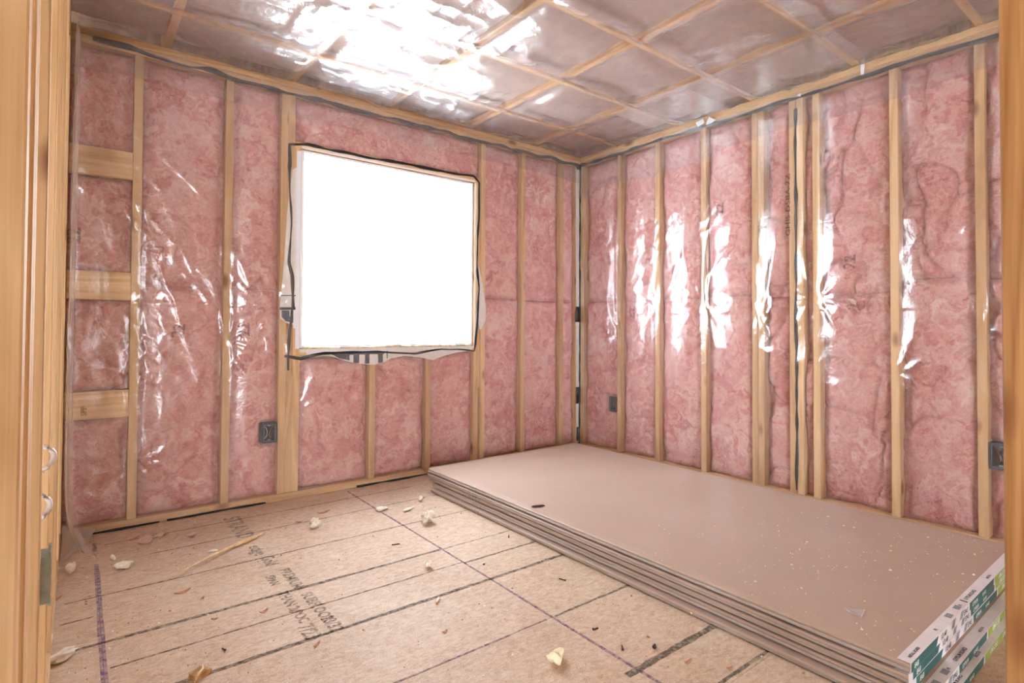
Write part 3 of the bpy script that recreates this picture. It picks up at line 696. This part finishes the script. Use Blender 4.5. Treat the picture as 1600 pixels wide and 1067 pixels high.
for k in range(5):
    dx, dy = offs[k]; z0 = k * (2 * TH + 0.0016); L = SY1 - SY0; Wd = SX1 - SX0
    e = empty('drywall_pair', (SX0 + dx, SY0 + dy, z0)); e.rotation_euler.z = (0.0, 0.002, -0.0015, 0.001, 0.0)[k]
    tag(e, {'top': 'uppermost taped pair of tan drywall sheets, its broad face showing, on the stack', 'bottom': 'lowest taped pair of drywall sheets, lying directly on the wood subfloor'}.get(ORD[k], {'second': 'second taped pair of drywall sheets up from the wood subfloor', 'middle': 'middle taped pair of drywall sheets, third up from the wood subfloor', 'fourth': 'taped pair of drywall sheets just under the uppermost pair of the stack'}.get(ORD[k])), 'drywall', 'stack of drywall pairs')
    for j in range(2):
        V, Fc = sheet_vf(L, Wd, 0.035, j == 1)
        o = obj('drywall_sheet', V, Fc, DRY if (j == 1) else DRYB, e); o.location = ((0.004, -0.003, 0.005, 0.002, -0.004)[k] * (j == 0), 0.0, j * (TH + 0.0001))
    ym = hit(745, 782, 0, SX0)[1] - SY0 - dy
    for q_ in range(4 - abs(k - 2)):
        y_ = ym + 0.028 * (q_ - 1.5) + 0.012 * k; dz_ = random.uniform(-0.012, 0.012)
        obj('pencil_mark', [(-0.0052, y_, 0.001), (-0.0052, y_ + 0.0028, 0.001), (-0.0052, y_ + 0.0028 + dz_, 2 * TH - 0.001), (-0.0052, y_ + dz_, 2 * TH - 0.001)], [(0, 1, 2, 3)], PENCIL, e)
    # end tape folded over both boards
    hh = 2 * TH + 0.0002; fold = 0.030
    tv = [(0.003, fold, hh + 0.0004), (0.003, -0.0012, hh + 0.0004), (0.003, -0.0012, -0.0001), (Wd - 0.003, fold, hh + 0.0004), (Wd - 0.003, -0.0012, hh + 0.0004), (Wd - 0.003, -0.0012, -0.0001),
          (0.003, fold, hh - 0.0004), (0.003, 0.0006, hh - 0.0004), (0.003, 0.0006, -0.0001), (Wd - 0.003, fold, hh - 0.0004), (Wd - 0.003, 0.0006, hh - 0.0004), (Wd - 0.003, 0.0006, -0.0001)]
    tp = obj('end_tape', tv, [(0, 1, 4, 3), (1, 2, 5, 4), (6, 9, 10, 7), (7, 10, 11, 8), (0, 6, 7, 1), (1, 7, 8, 2), (3, 4, 10, 9), (4, 5, 11, 10), (0, 3, 9, 6), (2, 8, 11, 5)], TAPEW, e)
    yb = -0.0017
    def quad(name, pts, m, d=yb): return obj(name, [(x, d, zz) for x, zz in pts], [tuple(range(len(pts)))], m, tp)
    s0 = {0: -0.36, 1: -0.27, 2: 0.05, 3: 0.03, 4: 0.0}[k]
    def cl(x): return min(max(x, 0.004), Wd - 0.004)
    zt = hh - 0.001; zb = 0.001
    for base in (s0, ):
        for (a, b, m, sl) in ((0.0, 0.20, TEAL, 0.02), (0.52, 0.80, TEAL, 0.01), (0.82, 1.25, LIME, -0.02)):
            A, B = cl(base + a), cl(base + b + (0.0 if b < 1.2 else 0.5))
            if B - A > 0.02: quad('tape_print', [(A, zb), (B, zb), (min(B + sl, Wd - 0.004), zt), (A, zt)], m)
        for a in (0.335, 0.415):
            A = base + a
            if 0.01 < A < Wd - 0.06: quad('tape_print', [(A, zb + 0.002), (A + 0.03, zb + 0.002), (A + 0.045, zt), (A + 0.015, zt)], GREYP)
        for a, tx, m, sz in ((0.025, 'EASI', WINK, 0.017), (0.235, '1/2-48', INK, 0.020), (0.455, 'EPAS', INK, 0.020), (0.545, 'GYPSUM', WINK, 0.016), (0.66, 'BOARD', WINK, 0.013), (0.87, 'KMGOBE', WINK, 0.022), (1.02, 'KMGOBE', WINK, 0.022)):
            A = base + a
            if 0.01 < A < Wd - 0.1: lettering('tape_lettering', tx, sz, (A, yb - 0.0004, 0.006), (1, 0, 0), (0, 0, 1), m, tp, shear=0.25, bold=0.0004)
    zz = hh + 0.0009
    def tquad(x0, x1, m): obj('tape_print', [(x0, 0.005, zz), (x1, 0.005, zz), (x1, 0.022, zz), (x0, 0.022, zz)], [(0, 1, 2, 3)], m, tp)
    for a in (0.325, 0.405): tquad(s0 + a + 0.03, s0 + a + 0.062, GREYP) if s0 + a > 0 else None
    for a, tx, sz in ((0.03, 'INSTALL BOARD', 0.010), (0.24, 'FR', 0.012), (0.535, 'GYPSUM BOARD', 0.014), (0.78, 'MADE IN', 0.011), (0.47, 'FR', 0.011)):
        if s0 + a > 0.01: lettering('tape_lettering', tx, sz, (s0 + a, 0.008, zz), (1, 0, 0), (0, 1, 0), BINK, tp, bold=0.0004)
    if k == 4:
        lettering('tape_logo', 'I', 0.02, (s0 + 0.515, 0.006, zz), (1, 0, 0), (0, 1, 0), BINK, tp, bold=0.003)
ZS = 4 * (2 * TH + 0.0016) + 2 * TH + 0.0001
# scrawl on the stack's long side (flat marker print across the edges)
# ------------------------------------------------------------------ things lying on the stack
p = on_floor(841, 792, ZS)
nb = tube('carpenter_pencil_stub', [(-0.032, 0, 0.0045), (-0.028, 0, 0.0048), (0.025, 0, 0.0048), (0.034, 0, 0.003)], [0.0035, 0.0048, 0.0048, 0.0012], DARK, None, 6)
nb.location = p; nb.rotation_euler.z = -0.35; tag(nb, 'short dark pencil-like stub lying on the tan drywall top', 'pencil')
p = on_floor(1340, 957, ZS + 0.001)
bm = bmesh.new(); q = [(-0.028, -0.02), (0.03, -0.012), (0.028, 0.004), (-0.02, 0.03)]
g = [bm.verts.new((x, y, 0.0015 + 0.004 * i % 0.007)) for i, (x, y) in enumerate(q)] + [bm.verts.new((x, y, 0.0005 + 0.004 * i % 0.007)) for i, (x, y) in enumerate(q)]
bm.faces.new(g[:4]); bm.faces.new(g[4:][::-1])
for i in range(4): bm.faces.new([g[i], g[4 + i], g[4 + (i + 1) % 4], g[(i + 1) % 4]])
o = from_bm('plastic_scrap', bm, SCRAP); o.location = p; tag(o, 'small triangular scrap of clear plastic lying on the drywall top', 'scrap')
def crumbs(name, region, n, m, zf, smin, smax, seed):
    r = random.Random(seed); V, Fc = [], []
    for _ in range(n):
        x, y = region(r); s = r.uniform(smin, smax) * (1 if r.random() < 0.85 else 2.0); k = len(V); z = zf + 0.0002
        a = r.uniform(0, 6.28); c, sn = math.cos(a), math.sin(a)
        for dx, dy, dz in ((-1, -0.6, 0), (1, -0.5, 0), (0.8, 0.7, 0), (-0.7, 0.6, 0), (0.1, 0, 0.9)):
            V.append((x + s * (dx * c - dy * sn), y + s * (dx * sn + dy * c), z + s * dz))
        Fc += [(k, k + 1, k + 4), (k + 1, k + 2, k + 4), (k + 2, k + 3, k + 4), (k + 3, k, k + 4), (k + 3, k + 2, k + 1, k)]
    o = obj(name, V, Fc, m); o['kind'] = 'stuff'; return o
def reg_dry(r):
    while True:
        x = r.uniform(SX0 + 0.01, SX1 - 0.01); y = min(-0.4, r.gauss(-2.45, 0.3))
        if y > SY0 + 0.01: return x, y
tag(crumbs('plaster_crumbs', reg_dry, 260, FOAMW, ZS + 0.0009, 0.0012, 0.0028, 4), 'scattered pale crumbs of dust on the drywall top', 'crumbs')
def reg_fl(r):
    while True:
        x = r.uniform(-3.27, -1.6); y = r.uniform(-2.7, -0.03)
        if r.random() < 0.45 + 0.55 * (x < -2.9): return x, y
sd = tag(crumbs('sawdust', reg_fl, 1500, FOAMW, 0.0, 0.0012, 0.003, 5), 'pale sawdust and reddish grit sprinkled over the wood subfloor', 'sawdust')
sd.data.materials.append(FLAKE)
for pl in sd.data.polygons: pl.material_index = 1 if (pl.index // 5) % 3 == 0 else 0

# ------------------------------------------------------------------ debris on the floor
def at(px, py): q = on_floor(px, py); return (q[0], q[1], 0.0)
a, b = np.array(at(277, 903)), np.array(at(411, 836))
n = 18; P, R = [], []
for i in range(n + 1):
    t = i / n; q = a + (b - a) * t; q[2] = 0.010 + 0.004 * math.sin(t * 5) + 0.002 * random.random(); d = (b - a) / np.linalg.norm(b - a)
    q[:2] += np.array([-d[1], d[0]]) * (0.010 * math.sin(t * 3.1) + random.uniform(-0.002, 0.002)); P.append(q - a); R.append((0.0025 + 0.0095 * min(1, t * 1.3)) * random.uniform(0.8, 1.15) * (1 if t < 0.92 else 0.55))
o = tube('wood_splinter', P, R, WOODS, None, 6, (0, 0, 1), 0.75); o.location = a; tag(o, 'long pale splintered stick of wood lying on the subfloor', 'stick')
zmin = min(v.co.z for v in o.data.vertices); o.location.z = -zmin
# wood offcut: chipped block with a raised shaving
e = empty('wood_offcut', at(313, 1056), 0.5); tag(e, 'small chipped reddish wood block with a curled shaving', 'offcut')
bm = bmesh.new(); v, f = boxvf(-0.024, 0.026, -0.014, 0.016, 0.0, 0.018); vv = [bm.verts.new(x) for x in v]
for q in f: bm.faces.new([vv[i] for i in q])
bmesh.ops.subdivide_edges(bm, edges=bm.edges[:], cuts=2, use_grid_fill=True)
for x in bm.verts:
    if x.co.z > 0.001: x.co += Vector((random.uniform(-1, 1), random.uniform(-1, 1), random.uniform(-1.4, 0.6))) * 0.0022
    if x.co.x > 0.015 and x.co.z > 0.008: x.co.z -= 0.006
bmesh.ops.recalc_face_normals(bm, faces=bm.faces[:]); from_bm('block', bm, WOODJ, e)
tube('shaving', [(-0.02, -0.012, 0.001), (-0.027, -0.018, 0.012), (-0.018, -0.016, 0.021), (0.004, -0.006, 0.021), (0.014, 0.012, 0.024)], [0.002, 0.003, 0.004, 0.003, 0.001], WOODS, e, 6)
def debris(name, px, py, s, m, label, cat, group=None, amp=0.45, rz=0.0, sub=2):
    q = at(px, py); o = lump(name, (q[0], q[1], 0.0), (s[0], s[1], s[2] * 1.25), m, None, px * 0.13, amp, 3, rz); tag(o, label, cat, group); return o
GF = 'spray foam trimmings on the subfloor'
debris('foam_chunk', 870, 1034, (0.028, 0.022, 0.014), FOAM, 'curled cream foam chunk with orange edge on the open subfloor', 'foam', GF, 0.5, 0.5, 3)
debris('foam_chunk', 596, 797, (0.034, 0.022, 0.008), FOAMW, 'flat pale foam trimming lying on the purple chalk line', 'foam', GF, 0.4, 0.2)
debris('foam_chunk', 637, 798, (0.038, 0.008, 0.005), FOAMW, 'thin pale foam sliver between the chalk line and the drywall stack', 'foam', GF, 0.35, 0.25)
debris('foam_chunk', 668, 818, (0.030, 0.022, 0.022), FOAMW, 'knobbly pale foam lump nearest the drywall stack corner', 'foam', GF, 0.6, 0.3, 3)
debris('foam_chunk', 657, 783, (0.016, 0.010, 0.010), FOAMW, 'tiny pale foam knob against the drywall stack corner', 'foam', GF, 0.5, 0.3)
debris('foam_chunk', 492, 825, (0.026, 0.014, 0.016), FOAMW, 'pale pinkish foam lump on the open floor below the window', 'foam', GF, 0.55, 0.1)
debris('foam_chunk', 669, 887, (0.014, 0.012, 0.010), FOAMW, 'small white plaster knob beside a printed floor line', 'plaster', None, 0.5)
debris('foam_chunk', 332, 862, (0.022, 0.014, 0.003), WOOL, 'flat white fluff beside the long wood splinter', 'fluff', None, 0.3)
CRUMB = {193: 'largest cream foam crumb, flat, just past the thick purple chalk line', 110: 'rounded cream foam crumb between the chalk line and the partition', 86: 'small cream foam crumb close against the open partition',
         176: 'tiny upright cream foam crumb just past the purple chalk line', 83: 'tiny cream foam crumb at the edge of the trailing plastic'}
for px, py, s in ((193, 889, (0.026, 0.013, 0.011)), (110, 896, (0.016, 0.014, 0.018)), (86, 897, (0.013, 0.010, 0.010)), (176, 876, (0.009, 0.008, 0.010)), (83, 872, (0.010, 0.008, 0.006))):
    debris('foam_crumb', px, py, s, FOAMW, CRUMB[px], 'foam', 'foam crumbs by the partition', 0.45)
debris('wool_tuft', 96, 1032, (0.042, 0.018, 0.010), WOOL, 'fluffy white wool tuft beside the open stud partition', 'fluff', None, 0.6, 0.5, 3)
debris('wool_tuft', 73, 1018, (0.012, 0.014, 0.018), WOOL, 'upright white wool clump against the open stud partition', 'fluff', None, 0.6, 0.2, 3)
debris('foam_chunk', 1082, 961, (0.008, 0.006, 0.007), FOAM, 'tiny tan foam nub at the foot of the drywall stack', 'foam', None, 0.4)
for px, py, s in ((228, 850, (0.030, 0.014, 0.012)), (300, 839, (0.022, 0.010, 0.007)), (250, 838, (0.030, 0.012, 0.006)), (468, 815, (0.022, 0.008, 0.004))):
    debris('insulation_tuft', px, py, s, TUFT, {228: 'largest loose pink insulation tuft on the floor by the plate', 300: 'pink insulation tuft on the floor near the stamped lettering', 250: 'thin pink insulation wisp on the floor against the plate', 468: 'flat pink insulation tuft on the floor under the window'}[px], 'insulation', 'pink tufts on the floor', 0.5, 0.4)
def flake(px, py, L, Wd, rz, m, label, cat, group=None, curl=0.006):
    q = at(px, py); bm = bmesh.new(); n = 8; rows = []
    for i in range(n + 1):
        t = i / n; x = (t - 0.5) * L; wv = Wd * (math.sin(math.pi * min(max(t, 0.06), 0.94)) ** 0.5) / 2 * random.uniform(0.75, 1.15); z = curl * (2 * t - 1) ** 2 + 0.0006
        rows.append([bm.verts.new((x, s * wv, z + h)) for s, h in ((-1, 0), (1, 0.001), (1, 0.003), (-1, 0.002))])
    for i in range(n):
        for k in range(4): bm.faces.new([rows[i][k], rows[i][(k + 1) % 4], rows[i + 1][(k + 1) % 4], rows[i + 1][k]])
    bm.faces.new(rows[0][::-1]); bm.faces.new(rows[-1]); bmesh.ops.recalc_face_normals(bm, faces=bm.faces[:])
    o = from_bm('wood_flake', bm, m); o.location = q; o.rotation_euler.z = rz; tag(o, label, cat, group); return o
flake(285, 926, 0.055, 0.014, 0.25, FLAKE, 'curled reddish wood flake in front of the long splinter', 'wood flake')
flake(412, 957, 0.03, 0.012, 0.3, FLAKE, 'small reddish wood flake beside the stamped floor lettering', 'wood flake')
flake(506, 801, 0.07, 0.018, 0.25, FLAKE, 'long reddish wood flake under the window near the plate', 'wood flake')
CHIPS = {495: 'reddish wood chip at the end of the stamped floor lettering', 695: 'short reddish wood chip beside the two-tone stub', 1075: 'reddish wood chip by the widest printed line near the stack',
         1140: 'small reddish wood chip just past the widest printed line', 88: 'long reddish wood chip against the open stud partition', 210: 'long reddish wood chip beside the pink tufts by the plate'}
for px, py, L in ((495, 1008, 0.03), (695, 988, 0.02), (1075, 1035, 0.03), (335, 968, 0.02), (455, 957, 0.015), (317, 935, 0.014), (1140, 1045, 0.02), (88, 938, 0.05), (210, 842, 0.06), (470, 958, 0.012)):
    flake(px, py, L, 0.008, random.uniform(-1, 1), FLAKE, CHIPS.get(px, 'tiny reddish wood chip between the splinter and the stamped lettering'), 'wood chip', 'scattered wood chips', 0.003)
def nail(px, py, L, rz, r=0.0022, label='dark nail lying loose on the subfloor', m=DARK):
    q = at(px, py); e = empty('nail', (q[0], q[1], 0.0), rz); tag(e, label, 'nail', 'loose nails on the subfloor')
    tube('shank', [(-L / 2, 0, r), (L / 2 - 0.004, 0, r), (L / 2, 0, r * 0.8)], [r, r, 0.0004], m, e, 6)
    tube('head', [(-L / 2 - 0.0015, 0, r * 1.6), (-L / 2, 0, r * 1.6)], [r * 1.6, r * 1.6], m, e, 8)
NAILS = {619: 'dark nail between the stamped lettering and the purple chalk line', 795: 'dark nail pointing at the long side of the drywall stack', 878: 'dark nail between two thick printed lines near the stack',
         757: 'very short dark nail close beside the purple chalk line', 972: 'slim dark nail beside the curled cream foam chunk', 1023: 'thick dark nail lying next to a wide printed floor line', 349: 'dark nail standing near the chipped reddish wood block', 931: 'thin dark nail between the chalk line and the stack foot'}
for px, py, L, rz in ((619, 851, 0.035, -0.2), (795, 838, 0.034, 0.9), (878, 906, 0.03, 1.9), (757, 882, 0.012, 0.4), (972, 1012, 0.028, 0.8), (1023, 1011, 0.02, 0.6), (349, 1015, 0.02, 1.8), (931, 983, 0.02, -0.2)):
    nail(px, py, L, rz, 0.0022 if px != 1023 else 0.004, NAILS[px])
q = at(684, 940); e = empty('screw_plug', q, 0.75); tag(e, 'two-tone pale and brown stub lying across from the chalk line', 'stub')
tube('cap', [(-0.014, 0.002, 0.005), (0.016, 0.002, 0.005)], 0.005, FOAMW, e, 6); tube('core', [(-0.022, -0.003, 0.0035), (0.012, -0.004, 0.0035)], 0.0035, FLAKE, e, 6)

# ------------------------------------------------------------------ electrical boxes
def outlet_box(W, rect, label):
    u0, u1, z0, z1 = rect; uc, zc = (u0 + u1) / 2, (z0 + z1) / 2
    base = W.P(uc, z0, 0); e = empty('outlet_box', base); inv = Matrix.Translation(-Vector(base)); tag(e, label, 'outlet box', 'outlet boxes in the walls')
    def add(o): o.parent = e; return o
    def bx(name, a, b, c, d_, d0, d1, m):
        P = [W.P(u, z, d) for z in (c, d_) for u in (a, b) for d in (d0, d1)]
        P = np.array(P) - np.array(base); x0, y0, zz0 = P.min(0); x1, y1, zz1 = P.max(0)
        return box(name, (x0, x1, y0, y1, zz0, zz1), m, e, 0.0008)
    t = 0.003; dp = -0.062
    bx('body', u0, u0 + t, z0, z1, dp, 0.0005, BOXM); bx('body', u1 - t, u1, z0, z1, dp, 0.0005, BOXM)
    bx('body', u0 + t, u1 - t, z0, z0 + t, dp, 0.0005, BOXM); bx('body', u0 + t, u1 - t, z1 - t, z1, dp, 0.0005, BOXM)
    bx('back_panel', u0 + t, u1 - t, z0 + t, z1 - t, dp, dp + 0.002, BOXM)
    g = 0.009
    bx('flange', u0 - 0.002, u0 + g, z0 - 0.002, z1 + 0.002, 0.0006, 0.0026, BOXM); bx('flange', u1 - g, u1 + 0.002, z0 - 0.002, z1 + 0.002, 0.0006, 0.0026, BOXM)
    bx('flange', u0 + g, u1 - g, z0 - 0.002, z0 + g, 0.0006, 0.0026, BOXM); bx('flange', u0 + g, u1 - g, z1 - g, z1 + 0.002, 0.0006, 0.0026, BOXM)
    r = 0.0018
    for a, b, c, d_ in ((u0 + g, u0 + g + r, z0 + g, z1 - g), (u1 - g - r, u1 - g, z0 + g, z1 - g), (u0 + g, u1 - g, z0 + g, z0 + g + r), (u0 + g, u1 - g, z1 - g - r, z1 - g)):
        bx('inner_rim', a, b, c, d_, 0.0004, 0.0030, RING)
    for zz in (z0 + g + 0.006, z1 - g - 0.006): bx('screw_tab', uc - 0.008, uc + 0.008, zz - 0.004, zz + 0.004, -0.012, -0.008, RING)
    for k in range(3):
        pts = []
        for i in range(9):
            s = i / 8; pts.append(np.array(W.P(uc - 0.018 + 0.016 * k + 0.012 * math.sin(s * 6 + k), zc + 0.03 * math.cos(s * 5 + k), -0.055 + 0.042 * math.sin(s * 3.1))) - np.array(base))
        tube('wire', pts, 0.0017, (CABLE, INK, COPPER)[k], e, 6)
    return e
outlet_box(WB, BOXES['back'][0], 'dark outlet box under the plastic left of the window, low down')
outlet_box(WR, BOXES['right'][0], 'narrow dark outlet box on the wall near the room corner')
outlet_box(WR, BOXES['right'][1], 'large dark outlet box above the tape end of the drywall stack')
# steel box and cables in the open partition
ys = -1.944
e = empty('switch_box', (LX - 0.02, ys, 0.47)); tag(e, 'galvanised steel switch box on a stud of the open partition', 'switch box')
box('body', (-0.045, 0.034, -0.007, -0.0055, 0, 0.085), GALV, e); box('side', (-0.045, 0.034, 0.045, 0.0465, 0, 0.085), GALV, e)
box('body', (-0.045, 0.034, -0.0055, 0.045, 0, 0.0015), GALV, e); box('body', (-0.045, 0.034, -0.0055, 0.045, 0.0835, 0.085), GALV, e)
box('back_panel', (-0.0465, -0.045, -0.007, 0.0465, 0, 0.085), GALV, e)
box('mounting_ear', (0.030, 0.0345, 0.012, 0.028, 0.076, 0.10), GALV, e); box('mounting_ear', (0.030, 0.0345, 0.012, 0.028, -0.012, 0.008), GALV, e)
for zc, lab, ou in ((0.70, 'white cable loop poking from the open partition, the upper one', 0.012), (0.60, 'white cable loop poking from the open partition, just above the steel box', 0.007)):
    pts = []
    for i in range(15):
        s = i / 14; a = math.pi * s
        pts.append((-0.05 + (ou + 0.05) * math.sin(a) ** 0.8, 0.03 * math.cos(a * 0.5), 0.030 * math.cos(a) + 0.008 * math.sin(a)))
    o = tube('electrical_cable', pts, 0.0052, CABLE, None, 8); o.location = (LX, -1.80, zc); tag(o, lab, 'cable', 'cable loops in the partition')
